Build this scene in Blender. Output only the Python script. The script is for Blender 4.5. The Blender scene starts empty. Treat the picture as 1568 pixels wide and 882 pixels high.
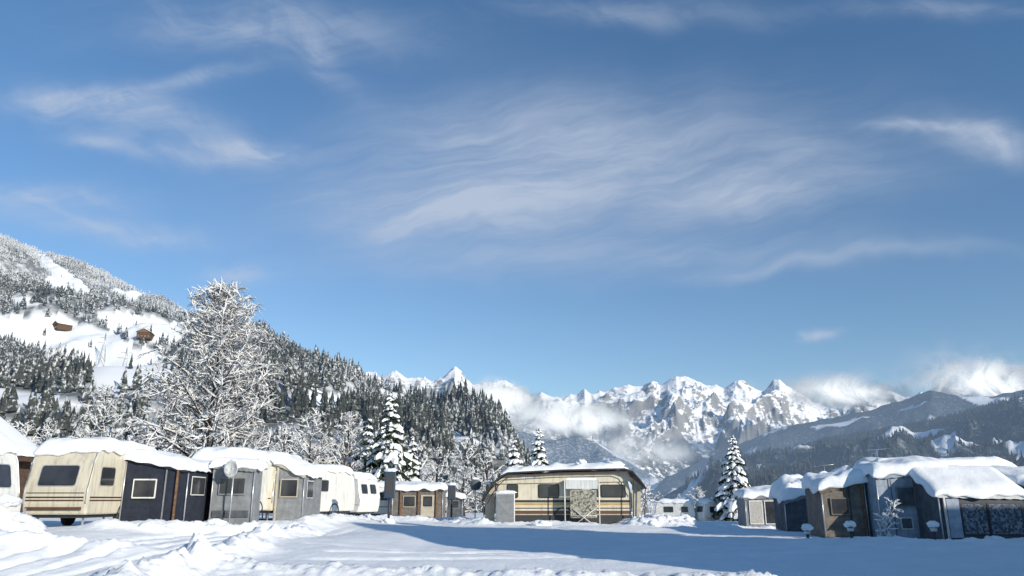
import bpy, math, random
import numpy as np
from mathutils import Vector, Matrix

random.seed(7); RNG=np.random.default_rng(7)
scene=bpy.context.scene
rad=math.radians
# ------------------------------------------------------------------ image coordinates
# image pixels (u, v) at an estimated forward distance d -> metres in the world
CAMZ=1.7; F=1162.0; PITCH=math.atan(324/1162.0); cp=math.cos(PITCH); sp=math.sin(PITCH)
def AB(u,v):
    yy=F*cp-(441-v)*sp; zz=F*sp+(441-v)*cp
    return (u-784)/yy, zz/yy
def S(u,v,d):
    a,b=AB(u,v); return (a*d,d,CAMZ+b*d)
def PROJ(x,y,z):
    z=z-CAMZ
    f=y*cp+z*sp; w=-y*sp+z*cp
    return 784+F*x/f, 441-F*w/f
# ------------------------------------------------------------------ noise
def _h(ix,iy,seed):
    n=(ix.astype(np.int64)*374761393+iy.astype(np.int64)*668265263+seed*1442695041)&0xffffffff
    n=((n^(n>>13))*1274126177)&0xffffffff
    n=((n^(n>>16))*2246822519)&0xffffffff
    return (n^(n>>15))&0xffffffff
def pn(x,y,seed=0):
    x=np.asarray(x,float); y=np.asarray(y,float)
    ix=np.floor(x); iy=np.floor(y); fx=x-ix; fy=y-iy
    u=fx*fx*fx*(fx*(fx*6-15)+10); v=fy*fy*fy*(fy*(fy*6-15)+10)
    def g(dx,dy):
        a=_h(ix+dx,iy+dy,seed)/4294967296.0*2*np.pi
        return np.cos(a)*(fx-dx)+np.sin(a)*(fy-dy)
    return 1.5*((g(0,0)*(1-u)+g(1,0)*u)*(1-v)+(g(0,1)*(1-u)+g(1,1)*u)*v)
def fbm(x,y,o=4,seed=0,gain=.5):
    s=0;a=1
    for i in range(o):
        s=s+a*pn(x*2**i,y*2**i,seed+i*17); a*=gain
    return s
def ridged(x,y,o=5,seed=0,gain=.5):
    s=0;a=1;n=0;w=1
    for i in range(o):
        r=1-np.abs(pn(x*2**i,y*2**i,seed+i*31))*1.6
        r=np.clip(r,0,1)**2
        s=s+a*r*w; w=np.clip(r*1.6,0,1); n+=a; a*=gain
    return s/n
def sstep(x,a,b):
    t_=np.clip((x-a)/(b-a),0,1); return t_*t_*(3-2*t_)
# ------------------------------------------------------------------ mesh helpers
def link(o):
    scene.collection.objects.link(o); return o
def fast_mesh(name,V,Fc,mats=(),smooth=False,midx=None,attr=None):
    V=np.asarray(V,dtype=np.float32); Fc=np.asarray(Fc,dtype=np.int32)
    me=bpy.data.meshes.new(name); n=Fc.shape[1]
    me.vertices.add(len(V)); me.vertices.foreach_set('co',V.ravel())
    me.loops.add(Fc.size); me.loops.foreach_set('vertex_index',Fc.ravel())
    me.polygons.add(len(Fc))
    me.polygons.foreach_set('loop_start',np.arange(0,Fc.size,n,dtype=np.int32))
    me.polygons.foreach_set('use_smooth',np.full(len(Fc),smooth,dtype=bool))
    for m in mats: me.materials.append(m)
    if midx is not None: me.polygons.foreach_set('material_index',np.asarray(midx,dtype=np.int32))
    me.update(calc_edges=True)
    if attr is not None:
        at=me.attributes.new('cover','FLOAT','POINT'); at.data.foreach_set('value',np.asarray(attr,dtype=np.float32).ravel())
    return link(bpy.data.objects.new(name,me))
def pymesh(name,V,Fc,mat,parent=None,smooth=False,bevel=0,seg=2):
    me=bpy.data.meshes.new(name); me.from_pydata([tuple(v) for v in V],[],[tuple(f) for f in Fc])
    import bmesh
    bm=bmesh.new(); bm.from_mesh(me); bmesh.ops.recalc_face_normals(bm,faces=bm.faces); bm.to_mesh(me); bm.free()
    me.materials.append(mat)
    for p in me.polygons: p.use_smooth=smooth
    o=link(bpy.data.objects.new(name,me))
    if parent: o.parent=parent
    if bevel:
        b=o.modifiers.new('bevel','BEVEL'); b.width=bevel; b.segments=seg; b.limit_method='ANGLE'; b.angle_limit=rad(25)
    return o
def grid_faces(nx,ny):
    i=np.arange(nx-1)[:,None]*ny+np.arange(ny-1)[None,:]
    return np.stack([i,i+ny,i+ny+1,i+1],-1).reshape(-1,4)
def empty(name,loc,yaw=0):
    e=bpy.data.objects.new(name,None); e.location=loc; e.rotation_euler=(0,0,yaw); e.empty_display_size=.3
    return link(e)
def box(name,c,s,mat,parent=None,bevel=.01,rot=None):
    x,y,z=[k/2 for k in s]
    V=[(-x,-y,-z),(x,-y,-z),(x,y,-z),(-x,y,-z),(-x,-y,z),(x,-y,z),(x,y,z),(-x,y,z)]
    Fc=[(0,3,2,1),(4,5,6,7),(0,1,5,4),(1,2,6,5),(2,3,7,6),(3,0,4,7)]
    o=pymesh(name,V,Fc,mat,parent,False,bevel)
    o.location=c
    if rot: o.rotation_euler=rot
    return o
def tube_data(P,R,k=6,flat=1.0):
    P=np.array(P,float); n=len(P); V=[];Fc=[]
    for i in range(n):
        d=P[min(i+1,n-1)]-P[max(i-1,0)]; d=d/(math.sqrt(float(d@d))+1e-9)
        if abs(d[2])<.985: ax=np.array((d[1],-d[0],0.0))
        else: ax=np.array((0.0,d[2],-d[1]))
        ax/=math.sqrt(float(ax@ax)); b=np.array((ax[1]*d[2]-ax[2]*d[1],ax[2]*d[0]-ax[0]*d[2],ax[0]*d[1]-ax[1]*d[0]))
        for j in range(k):
            t=2*math.pi*j/k
            V.append(P[i]+R[i]*(ax*math.cos(t)+b*math.sin(t)*flat))
    for i in range(n-1):
        for j in range(k):
            Fc.append((i*k+j,i*k+(j+1)%k,(i+1)*k+(j+1)%k,(i+1)*k+j))
    return V,Fc
def tube(name,P,r,mat,parent=None,k=8):
    R=r if hasattr(r,'__len__') else [r]*len(P)
    V,Fc=tube_data(P,R,k); n=len(P)
    Fc=list(Fc)+[tuple(range(k))[::-1],tuple((n-1)*k+j for j in range(k))]
    return pymesh(name,V,Fc,mat,parent,True)
def panel(name,c,ax,up,w,h,t,mat,parent,r=.05):
    ax=Vector(ax).normalized(); up=Vector(up).normalized(); n=ax.cross(up); c=Vector(c)
    r=min(r,w/2-.001,h/2-.001); pts=[]
    for sx,sy,a0 in ((1,1,0),(-1,1,90),(-1,-1,180),(1,-1,270)):
        for i in range(4):
            a=rad(a0+i*30); pts.append((sx*(w/2-r)+r*math.cos(a),sy*(h/2-r)+r*math.sin(a)))
    V=[c+ax*p[0]+up*p[1]-n*.004 for p in pts]+[c+ax*p[0]+up*p[1]+n*t for p in pts]
    m=len(pts)
    Fc=[tuple(range(m))[::-1],tuple(range(m,2*m))]+[(i,(i+1)%m,m+(i+1)%m,m+i) for i in range(m)]
    return pymesh(name,V,Fc,mat,parent)
# ------------------------------------------------------------------ materials
def nodes(m):
    m.use_nodes=True; nt=m.node_tree; nt.nodes.clear(); return nt
class NT:
    def __init__(s,nt): s.nt=nt
    def n(s,t,**k):
        x=s.nt.nodes.new(t)
        for a,b in k.items(): setattr(x,a,b)
        return x
    def l(s,a,b): s.nt.links.new(a,b)
    def setin(s,sock,v):
        if hasattr(v,'is_output') or isinstance(v,bpy.types.NodeSocket): s.l(v,sock)
        else: sock.default_value=v
    def m(s,op,a,b=0.0,c=None,clamp=False):
        x=s.n('ShaderNodeMath',operation=op,use_clamp=clamp); s.setin(x.inputs[0],a)
        s.setin(x.inputs[1],b)
        if c is not None: s.setin(x.inputs[2],c)
        return x.outputs[0]
    def noise(s,vec,scale,detail=4,rough=.55,dist=0):
        x=s.n('ShaderNodeTexNoise'); s.l(vec,x.inputs['Vector']); x.inputs['Scale'].default_value=scale
        x.inputs['Detail'].default_value=detail; x.inputs['Roughness'].default_value=rough; x.inputs['Distortion'].default_value=dist
        return x.outputs['Fac']
    def ramp(s,fac,p0,p1,v0=0,v1=1):
        x=s.n('ShaderNodeMapRange',interpolation_type='SMOOTHSTEP'); s.l(fac,x.inputs[0])
        for i,v in zip((1,2,3,4),(p0,p1,v0,v1)): x.inputs[i].default_value=v
        return x.outputs[0]
    def mix(s,f,a,b):
        x=s.n('ShaderNodeMix',data_type='RGBA'); s.setin(x.inputs[0],f)
        for sk,v in ((x.inputs[6],a),(x.inputs[7],b)):
            if isinstance(v,(tuple,list)): sk.default_value=(*v[:3],1)
            else: s.l(v,sk)
        return x.outputs[2]
def simple(name,col,rough=.6,var=.12,nscale=3,bump=0,bscale=40,metal=0,spec=.5,dirt=0):
    m=bpy.data.materials.new(name); t=NT(nodes(m)); out=t.n('ShaderNodeOutputMaterial'); b=t.n('ShaderNodeBsdfPrincipled')
    tc=t.n('ShaderNodeTexCoord').outputs['Object']
    f=t.noise(tc,nscale,3)
    c=t.mix(t.ramp(f,.3,.7),tuple(x*(1-var) for x in col),tuple(min(1,x*(1+var)) for x in col))
    if dirt:
        mp=t.n('ShaderNodeMapping'); t.l(tc,mp.inputs[0]); mp.inputs['Scale'].default_value=(6,6,.7)
        st=t.noise(mp.outputs[0],1.5,4)
        d=t.m('MULTIPLY',t.ramp(st,.45,.75),dirt)
        c=t.mix(d,c,(.12,.11,.09))
    t.l(c,b.inputs['Base Color']); b.inputs['Roughness'].default_value=rough; b.inputs['Metallic'].default_value=metal
    b.inputs['Specular IOR Level'].default_value=spec
    if bump:
        bp=t.n('ShaderNodeBump'); bp.inputs['Strength'].default_value=bump; bp.inputs['Distance'].default_value=.02
        t.l(t.noise(tc,bscale,3),bp.inputs['Height']); t.l(bp.outputs[0],b.inputs['Normal'])
    t.l(b.outputs[0],out.inputs[0]); return m
def diffuse(name,a,b_,sc=2):
    m=bpy.data.materials.new(name); t=NT(nodes(m)); out=t.n('ShaderNodeOutputMaterial'); b=t.n('ShaderNodeBsdfDiffuse')
    p=t.n('ShaderNodeNewGeometry').outputs['Position']; t.l(t.mix(t.ramp(t.noise(p,sc,2),.35,.65),a,b_),b.inputs[0]); t.l(b.outputs[0],out.inputs[0]); return m
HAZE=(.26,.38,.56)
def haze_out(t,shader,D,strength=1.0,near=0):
    """blue air-light painted on as emission, stronger with world distance from the village"""
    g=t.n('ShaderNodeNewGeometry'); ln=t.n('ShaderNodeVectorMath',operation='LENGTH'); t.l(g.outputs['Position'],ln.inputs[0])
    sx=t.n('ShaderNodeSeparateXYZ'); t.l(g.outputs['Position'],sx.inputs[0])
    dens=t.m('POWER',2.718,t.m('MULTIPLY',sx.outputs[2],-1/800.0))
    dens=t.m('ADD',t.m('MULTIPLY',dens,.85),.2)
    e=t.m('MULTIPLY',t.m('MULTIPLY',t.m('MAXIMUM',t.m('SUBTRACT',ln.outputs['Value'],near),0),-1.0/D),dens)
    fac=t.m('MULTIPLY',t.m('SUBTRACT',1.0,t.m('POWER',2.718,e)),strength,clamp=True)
    em=t.n('ShaderNodeEmission'); em.inputs[0].default_value=(*HAZE,1)  # haze glows from the surface itself, there is no air volume
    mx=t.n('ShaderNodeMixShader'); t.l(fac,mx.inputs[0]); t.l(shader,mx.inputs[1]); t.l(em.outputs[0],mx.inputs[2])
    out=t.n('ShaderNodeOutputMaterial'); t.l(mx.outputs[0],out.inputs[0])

def mat_snow(name='snow',alb=(.85,.87,.89),b1=.35,b2=.25):
    m=bpy.data.materials.new(name); t=NT(nodes(m)); out=t.n('ShaderNodeOutputMaterial'); b=t.n('ShaderNodeBsdfDiffuse')
    p=t.n('ShaderNodeNewGeometry').outputs['Position']
    c=t.mix(t.ramp(t.noise(p,.8,3),.3,.7),tuple(x*.94 for x in alb),alb)
    t.l(c,b.inputs[0])
    bp=t.n('ShaderNodeBump'); bp.inputs['Strength'].default_value=b1; bp.inputs['Distance'].default_value=.05
    t.l(t.noise(p,7,5,.68),bp.inputs['Height'])
    t.l(bp.outputs[0],b.inputs['Normal']); t.l(b.outputs[0],out.inputs[0]); return m
SNOW=mat_snow(b1=.5); SNOWCAP=mat_snow('roof_snow',b1=.5)
CREAM=simple('cream_caravan_paint',(.60,.55,.43),.35,.05,2,dirt=.35)
WHITE=simple('white_caravan_paint',(.70,.69,.64),.35,.05,2,dirt=.3)
GREYW=simple('grey_white_paint',(.58,.59,.58),.4,.06,2,dirt=.35)
GLASS=simple('tinted_acrylic_window',(.035,.037,.042),.12,.3,1.5,spec=.6)
RUBBER=simple('black_rubber',(.02,.02,.022),.7)
DARK=simple('dark_trim',(.03,.03,.034),.6)
BROWN=simple('brown_stripe',(.10,.05,.03),.5)
GOLD=simple('ochre_stripe',(.45,.29,.10),.5)
NAVY=simple('navy_canvas',(.014,.019,.034),.85,.25,5,.5,8)
GREYC=simple('grey_canvas',(.20,.21,.22),.85,.15,4,.5,8)
BLUEG=simple('blue_grey_canvas',(.30,.35,.42),.85,.18,4,.5,6)
BROWNC=simple('brown_canvas',(.15,.13,.11),.85,.25,4,.5,6)
CHAR=simple('charcoal_canvas',(.08,.09,.105),.85,.25,4,.5,6)
BEIGEC=simple('beige_canvas',(.42,.38,.30),.85,.12,4,.5,6)
ALU=simple('aluminium',(.55,.56,.57),.35,.1,8,metal=.6)
WOOD=simple('weathered_wood',(.17,.095,.05),.8,.35,9,.5,30)
DWOOD=simple('dark_timber',(.085,.048,.028),.8,.35,5,.5,20)
PLASTER=simple('cream_render',(.55,.52,.46),.9,.06,2,.3,20)
RED=simple('red_lens',(.45,.02,.02),.25,.1)
BLUEP=simple('dark_blue_enamel',(.02,.04,.075),.4)
BARK=diffuse('bark',(.045,.035,.03),(.085,.068,.055),3)
CURT=simple('curtain',(.38,.36,.33),.9,.2,12)
def mat_pattern(name,a,b,c,sc):
    m=bpy.data.materials.new(name); t=NT(nodes(m)); out=t.n('ShaderNodeOutputMaterial'); bs=t.n('ShaderNodeBsdfPrincipled')
    tc=t.n('ShaderNodeTexCoord').outputs['Object']
    v=t.n('ShaderNodeTexVoronoi'); t.l(tc,v.inputs['Vector']); v.inputs['Scale'].default_value=sc
    sx=t.n('ShaderNodeSeparateColor'); t.l(v.outputs['Color'],sx.inputs[0])
    col=t.mix(t.m('GREATER_THAN',sx.outputs[0],.55),a,b); col=t.mix(t.m('GREATER_THAN',sx.outputs[1],.72),col,c)
    t.l(col,bs.inputs['Base Color']); bs.inputs['Roughness'].default_value=.85; t.l(bs.outputs[0],out.inputs[0]); return m
CAMO=mat_pattern('patterned_blanket',(.24,.23,.18),(.09,.10,.07),(.36,.34,.30),12)
LACE=mat_pattern('patterned_curtain',(.10,.12,.15),(.19,.22,.26),(.05,.06,.07),15)
# ------------------------------------------------------------------ world / sky
ELEV=rad(17.5); AZ=rad(135)
SUNV=Vector((math.sin(AZ)*math.cos(ELEV),math.cos(AZ)*math.cos(ELEV),math.sin(ELEV)))
w=bpy.data.worlds.new("World"); scene.world=w; w.use_nodes=True
try:
    w.cycles.sampling_method='MANUAL'; w.cycles.sample_map_resolution=256
except Exception as e: print(e)
nt=w.node_tree; nt.nodes.clear(); t=NT(nt)
sky=t.n('ShaderNodeTexSky',sky_type='NISHITA',sun_disc=False,sun_elevation=ELEV,sun_rotation=AZ)
sky.altitude=700; sky.air_density=1.0; sky.dust_density=.4; sky.ozone_density=2.0
tc=t.n('ShaderNodeTexCoord').outputs['Generated']
sx=t.n('ShaderNodeSeparateXYZ'); t.l(tc,sx.inputs[0])
yy=t.m('MAXIMUM',sx.outputs[1],.08)
A=t.m('DIVIDE',sx.outputs[0],yy); B=t.m('DIVIDE',sx.outputs[2],yy)
cv=t.n('ShaderNodeCombineXYZ'); t.l(A,cv.inputs[0]); t.l(B,cv.inputs[1])
def rotmap(vec,rot,sc,loc=(0,0,0)):
    r=t.n('ShaderNodeVectorRotate',rotation_type='Z_AXIS'); t.l(vec,r.inputs['Vector']); r.inputs['Angle'].default_value=rot
    mm=t.n('ShaderNodeMapping'); t.l(r.outputs[0],mm.inputs[0]); mm.inputs['Scale'].default_value=sc; mm.inputs['Location'].default_value=loc
    return mm.outputs[0]
wn=t.n('ShaderNodeTexNoise'); t.l(cv.outputs[0],wn.inputs['Vector']); wn.inputs['Scale'].default_value=6; wn.inputs['Detail'].default_value=3
wv=t.n('ShaderNodeVectorMath',operation='MULTIPLY_ADD'); t.l(wn.outputs['Color'],wv.inputs[0]); wv.inputs[1].default_value=(.08,.08,0); t.l(cv.outputs[0],wv.inputs[2])
wsub=t.n('ShaderNodeVectorMath',operation='SUBTRACT'); t.l(wv.outputs[0],wsub.inputs[0]); wsub.inputs[1].default_value=(.04,.04,0)
W=wsub.outputs[0]
def blob(u,v,ru,rv,rot,amp,pw=1.0):
    a,b=AB(u,v); k=1.0/(F*cp-(441-v)*sp)
    s=t.n('ShaderNodeVectorMath',operation='SUBTRACT'); t.l(W,s.inputs[0]); s.inputs[1].default_value=(a,b,0)
    mm=rotmap(s.outputs[0],rad(-rot),(1/(ru*k),1/(rv*k),0))
    d=t.n('ShaderNodeVectorMath',operation='DOT_PRODUCT'); t.l(mm,d.inputs[0]); t.l(mm,d.inputs[1])
    return t.m('MULTIPLY',t.m('POWER',2.718,t.m('MULTIPLY',d.outputs['Value'],-1.0)),amp)
def total(bl):
    s=blob(*bl[0])
    for x in bl[1:]: s=t.m('ADD',s,blob(*x))
    return s
n1=t.noise(rotmap(W,rad(-8),(2.4,12,1)),1.0,6,.6,.4)
n2=t.noise(rotmap(W,rad(-12),(7,50,1),(3,7,0)),1.0,4,.62,.3)
n3=t.noise(rotmap(W,rad(18),(6,13,1),(9,2,0)),1.0,6,.6,.7)
streak=t.m('ADD',t.m('MULTIPLY',t.ramp(n1,.32,.68),.72),t.m('MULTIPLY',t.ramp(n2,.35,.68),.36))
cir=total([(680,325,180,58,2,1.15),(780,270,240,85,6,.6),(1140,285,230,58,8,1.1),(900,230,370,95,6,.85),(740,190,160,55,0,.5),(960,390,360,32,2,.65),(1260,400,240,13,6,.6)])
cir=t.m('MULTIPLY',cir,t.m('ADD',t.m('MULTIPLY',streak,.56),.32))
st2=t.m('ADD',t.m('MULTIPLY',t.ramp(n3,.34,.66),.75),t.m('MULTIPLY',t.ramp(n2,.35,.7),.25))
wisp=total([(115,150,85,26,-4,1.2),(220,180,150,38,-16,1.1),(290,122,90,14,12,.9),(150,220,50,14,-14,1.0),(380,222,80,18,-4,1.1),(265,240,70,12,0,.9),(60,303,120,24,0,1.35),(190,348,120,20,-6,1.25),
            (1520,214,75,28,-14,1.4),(1410,190,80,9,-4,1.0),(400,40,220,46,-4,.95),(500,85,90,22,-50,.5),(980,15,190,24,0,.6),(1450,10,150,18,0,.5)])
wisp=t.m('MULTIPLY',wisp,t.m('ADD',t.m('MULTIPLY',st2,.70),.22))
puffn=t.noise(rotmap(cv.outputs[0],0,(1,1.6,1)),22,5,.6)
puff=total([(1495,578,70,26,-6,1.6),(1560,588,70,26,0,1.3),(1255,518,24,8,8,.8),(1320,592,120,15,0,.8),(375,425,45,24,0,.6),(1190,592,80,14,0,.5)])
puff=t.m('MULTIPLY',puff,t.ramp(puffn,.28,.62))
dens=t.m('ADD',t.m('MULTIPLY',t.m('ADD',cir,wisp),.64),t.m('MULTIPLY',puff,.8))
front=t.ramp(sx.outputs[1],.1,.3)
dens=t.m('MULTIPLY',t.m('MINIMUM',dens,.80),front)
tint=t.mix(t.ramp(B,.0,.9),(1.10,1.20,1.30),(.88,1.24,1.46))
mul=t.n('ShaderNodeMix',data_type='RGBA',blend_type='MULTIPLY'); mul.inputs[0].default_value=1
t.l(sky.outputs[0],mul.inputs[6]); t.l(tint,mul.inputs[7])
cc=t.mix(dens,mul.outputs[2],(5.0,5.7,6.9))
bg=t.n('ShaderNodeBackground'); t.l(cc,bg.inputs[0]); bg.inputs[1].default_value=.105
ow=t.n('ShaderNodeOutputWorld'); t.l(bg.outputs[0],ow.inputs[0])
sl=bpy.data.lights.new('sun','SUN'); sl.energy=5.0; sl.angle=rad(.5); sl.color=(1,.92,.79)
so=link(bpy.data.objects.new('sun',sl)); so.rotation_euler=(-SUNV).to_track_quat('-Z','Y').to_euler(); so.location=(30,-30,40)
scene.view_settings.view_transform='Standard'; scene.view_settings.look='None'; scene.view_settings.exposure=0
# ------------------------------------------------------------------ camera
cam=bpy.data.cameras.new('camera'); cam.lens=36*F/1568; cam.sensor_width=36; cam.clip_end=60000; cam.clip_start=.1
co=link(bpy.data.objects.new('camera',cam)); co.location=(0,0,CAMZ); co.rotation_euler=(math.pi/2+PITCH,0,0); scene.camera=co
# ------------------------------------------------------------------ ground
CT=np.array([(-16,22,.66),(-15,27,.8),(-11,32,.84),(-12,37,.8),(-10,48,.56),(-7,53,.3),(2,40,.5),(6,40,.5),(13,29,.33),(18,29,.33),(14,45,.1),(18,80,-.8),
 (0,15,0),(-10,15,0),(10,18,0),(0,0,0),(0,28,.2),(-6,30,.5),(6,32,.25),(-30,45,.9),(0,80,0),(-30,80,.5),(30,20,.2),(40,60,-.5),(-30,0,.1),(30,0,0),(20,10,0)])
def gb(x,y):
    x=np.asarray(x,float); y=np.asarray(y,float)
    num=0;den=0
    for cx,cy,cz in CT:
        w_=1/(((x-cx)**2+(y-cy)**2)+2.0)**1.6; num=num+w_*cz; den=den+w_
    z=num/den
    r=np.sqrt(x*x+y*y); k=np.clip((r-90)/300,0,1)
    return z*(1-k)-4.5*k
def segd(x,y,pts):
    best=np.full(np.shape(x),1e9)
    for (x0,y0),(x1,y1) in zip(pts[:-1],pts[1:]):
        dx,dy=x1-x0,y1-y0; tt=np.clip(((x-x0)*dx+(y-y0)*dy)/(dx*dx+dy*dy),0,1)
        best=np.minimum(best,np.hypot(x-x0-tt*dx,y-y0-tt*dy))
    return best
RIDGES=[([(-7.5,13),(-7.2,18),(-7.6,24),(-7.9,29.6)],.6,.46,1.0),
        ([(-7.2,18.2),(-3,18.0),(1,17.2),(5,16.4)],.6,.20,1.6),
        ([(-20,20.2),(-15,20.6),(-10.8,21.8)],.6,.36,.7),
        ([(-13.5,26.2),(-10.6,28.6),(-8.5,31),(-8.3,34)],.6,.34,.8),
        ([(-8.3,36),(-6.5,42),(-3,42.5),(-1.8,39.2)],.8,.3,1.1),
        ([(-1.5,38.7),(2,38.9),(4,38.8)],.45,.16,1.1),
        ([(6.2,38.9),(7.6,38.6),(8.4,39.4)],.8,.5,1.1),
        ([(9.5,41),(12,42),(14,43)],.7,.22,.9),
        ([(10.3,27.6),(13,27.0),(17,26.4),(21,26)],.6,.16,.9)]
def ground_z(x,y):
    z=gb(x,y)+.04*fbm(x*.25,y*.25,3,5)+.012*fbm(x*1.3,y*1.3,3,9)
    for pts,wd,h,ch in RIDGES:
        dd=segd(x+.35*pn(x*.8,y*.8,3),y+.35*pn(x*.8+9,y*.8,4),pts)
        mk=np.exp(-(dd/wd)**2)
        lump=.6+.4*pn(x*.9,y*.9,61)+ch*(.30*np.abs(pn(x*2.6,y*2.6,71))+.36*np.abs(pn(x*5.5,y*5.5,81)))
        z=z+h*mk*lump+ .22*h*np.exp(-(dd/(wd*1.6))**2)*np.clip(fbm(x*4.2,y*4.2,2,91),0,1)*ch
    cx=-11.6+(y-17)*.24
    road=np.exp(-((x-cx)/2.6)**4)*np.clip((34-y)/6,0,1)*np.clip((y+40)/20,0,1)
    z=z-.16*road
    for off in (-1.7,-1.0,-.1,.75,1.6):
        z=z-.10*road*np.exp(-((x-cx-off-.1*pn(y*.3,off,7))/.13)**2)*(1+.4*pn(x*4,y*2,8))
    z=z+road*.03*fbm(x*2.4,y*.8,4,12)
    tr=np.clip(fbm(x*.22,y*.22,2,44)+.05,0,1)*np.exp(-((y-27)/12)**2)*np.clip((x+6)/4,0,1)
    z=z-.12*tr*np.clip(pn(x*1.9,y*1.9,45)-.25,0,1)
    for x0,y0,x1,y1,wd,dp in ((-5,20.5,16,25.5,.16,.06),(-5,22.0,16,27.0,.16,.06),(9,17,2,37,.22,.05),(-6,24,12,19,.2,.04)):
        dd=segd(x+.3*pn(x*.2,y*.2,33),y,[(x0,y0),(x1,y1)]); z=z-dp*np.exp(-(dd/wd)**2)*(.7+.8*np.abs(pn(x*2.2,y*2.2,34)))
    return z
def axis(lo,hi,step,outs,grow=1.22):
    c=list(np.arange(lo,hi+1e-6,step)); s=step; v=hi; up=[]
    while v<outs[1]: s*=grow; v+=s; up.append(v)
    s=step; v=lo; dn=[]
    while v>outs[0]: s*=grow; v-=s; dn.append(v)
    return np.array(dn[::-1]+c+up)
gx=axis(-21,21,.09,(-14000,14000),1.15); gy=axis(14.5,44,.09,(-3000,14000),1.15)
GX,GY=np.meshgrid(gx,gy,indexing='ij')
GZ=ground_z(GX,GY)
fast_mesh('snowy_ground',np.stack([GX,GY,GZ],-1).reshape(-1,3),grid_faces(len(gx),len(gy)),[SNOW],True)
def gz(x,y): return float(gb(x,y))
# ------------------------------------------------------------------ terrain patches
def inpoly(u,v,poly):
    ins=np.zeros(u.shape,bool); n=len(poly)
    for i in range(n):
        x0,y0=poly[i]; x1,y1=poly[(i+1)%n]
        c=((y0>v)!=(y1>v))&(u<(x1-x0)*(v-y0)/(y1-y0+1e-9)+x0); ins^=c
    return ins
def crestfun(pts):
    ab=np.array([AB(u,v) for u,v in pts]); return lambda a: np.interp(a,ab[:,0],ab[:,1])
def mat_terrain(name,kind,D):
    m=bpy.data.materials.new(name); t=NT(nodes(m)); b=t.n('ShaderNodeBsdfDiffuse')
    g=t.n('ShaderNodeNewGeometry'); p=g.outputs['Position']
    cov=t.n('ShaderNodeAttribute',attribute_name='cover').outputs['Fac']
    if kind=='alp':
        mp=t.n('ShaderNodeMapping'); t.l(p,mp.inputs[0]); mp.inputs['Scale'].default_value=(1,1,2.2)
        n=t.noise(mp.outputs[0],.012,5,.72)
        rock=t.mix(n,(.15,.15,.155),(.36,.35,.34))
        f=t.m('ADD',cov,t.m('MULTIPLY',t.m('SUBTRACT',n,.5),1.7))
        col=t.mix(t.ramp(f,.44,.72),(.87,.87,.88),rock)
        sp_=t.n('ShaderNodeSeparateXYZ'); t.l(p,sp_.inputs[0])
        low=t.m('MULTIPLY',t.ramp(sp_.outputs[2],620,350),t.ramp(n,.42,.52,0,.85)); col=t.mix(low,col,(.06,.07,.07))
    else:
        n=t.noise(p,.05,4,.75)
        if kind=='hill': dk,lt=(.15,.155,.155),(.82,.84,.86)
        elif kind=='frost': dk,lt=(.09,.10,.105),(.78,.80,.83)
        else: dk,lt=(.035,.043,.046),(.74,.76,.80)
        f=t.m('MULTIPLY',cov,t.ramp(n,.30,.62,.35 if kind!='forest' else .78,1.15),clamp=True)
        col=t.mix(f,lt,dk)
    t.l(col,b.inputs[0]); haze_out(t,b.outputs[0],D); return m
def patch(name,crest,u0,u1,nu,r0,rc,r1,nr,zb,p,mat,amp=0,wl=1000,kind='r',seed=1,edge=.06,rcf=None,back=.5,cover=None):
    a=np.linspace((u0-784)/1206,(u1-784)/1206,nu); tt=np.linspace(0,1,nr)
    def zf(a,x,y,r):
        RC=rc if rcf is None else rcf(a)
        H=crest(a)*RC+CAMZ-zb; q=(r-r0)/(RC-r0)
        base=np.clip(q,0,1)**p
        env=np.clip(q,0,1)*np.clip(1.0-q,0,1)*4; env=np.where(q>1,0,env)
        if kind=='r': n=ridged(x/wl,y/wl,6,seed)-.45
        else: n=fbm(x/wl,y/wl,5,seed)
        n2=ridged(x/wl*3.1,y/wl*3.1,4,seed+5)-.5
        fade=np.clip((H-4)/60,0,1)
        return zb+H*base-np.abs(H)*back*np.clip(q-1,0,9)+amp*fade*(env*n+edge*n2*np.clip(q*1.5,0,1))
    R=r0+(r1-r0)*tt; AA,RR=np.meshgrid(a,R,indexing='ij'); X=AA*RR; Y=RR
    Z=zf(AA,X,Y,RR)
    if cover=='slope':
        gr=np.gradient(Z,axis=1)/np.gradient(RR,axis=1); gc=np.gradient(Z,axis=0)/np.maximum(np.gradient(X,axis=0),1e-3)
        nz=1/np.sqrt(1+gr**2+gc**2); C=np.clip(.36+(.68-nz)*1.9+.3*fbm(X/900,Y/900,3,5),0,1)
    elif callable(cover): C=cover(X,Y,Z)
    else: C=np.ones_like(Z)
    o=fast_mesh(name,np.stack([X,Y,Z],-1).reshape(-1,3),grid_faces(nu,nr),[mat],True,attr=C)
    return o,zf
ALP=[(380,560),(470,575),(540,568),(555,572),(575,569),(583,580),(600,568),(612,570),(622,576),(640,575),(660,581),(680,573),(688,567),(697,562),(706,565),(715,578),(724,586),(735,588),(750,584),(775,583),(785,590),(800,603),(815,605),(830,602),(860,606),(885,604),(895,597),(905,602),(930,598),(955,590),(985,591),(1000,582),(1010,590),(1022,580),(1035,573),(1047,577),(1062,580),(1072,587),(1090,590),(1108,592),(1125,582),(1140,584),(1150,593),(1170,598),(1184,583),(1193,580),(1205,592),(1230,606),(1260,622),(1285,625),(1310,603),(1340,591),(1355,597),(1385,606),(1420,600),(1500,585),(1600,590),(1800,600)]
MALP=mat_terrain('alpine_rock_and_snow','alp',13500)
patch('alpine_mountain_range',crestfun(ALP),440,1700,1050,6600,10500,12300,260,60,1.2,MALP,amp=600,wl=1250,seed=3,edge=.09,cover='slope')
MFAR=mat_terrain('hazy_forest_slope','frost',6800)
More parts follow.
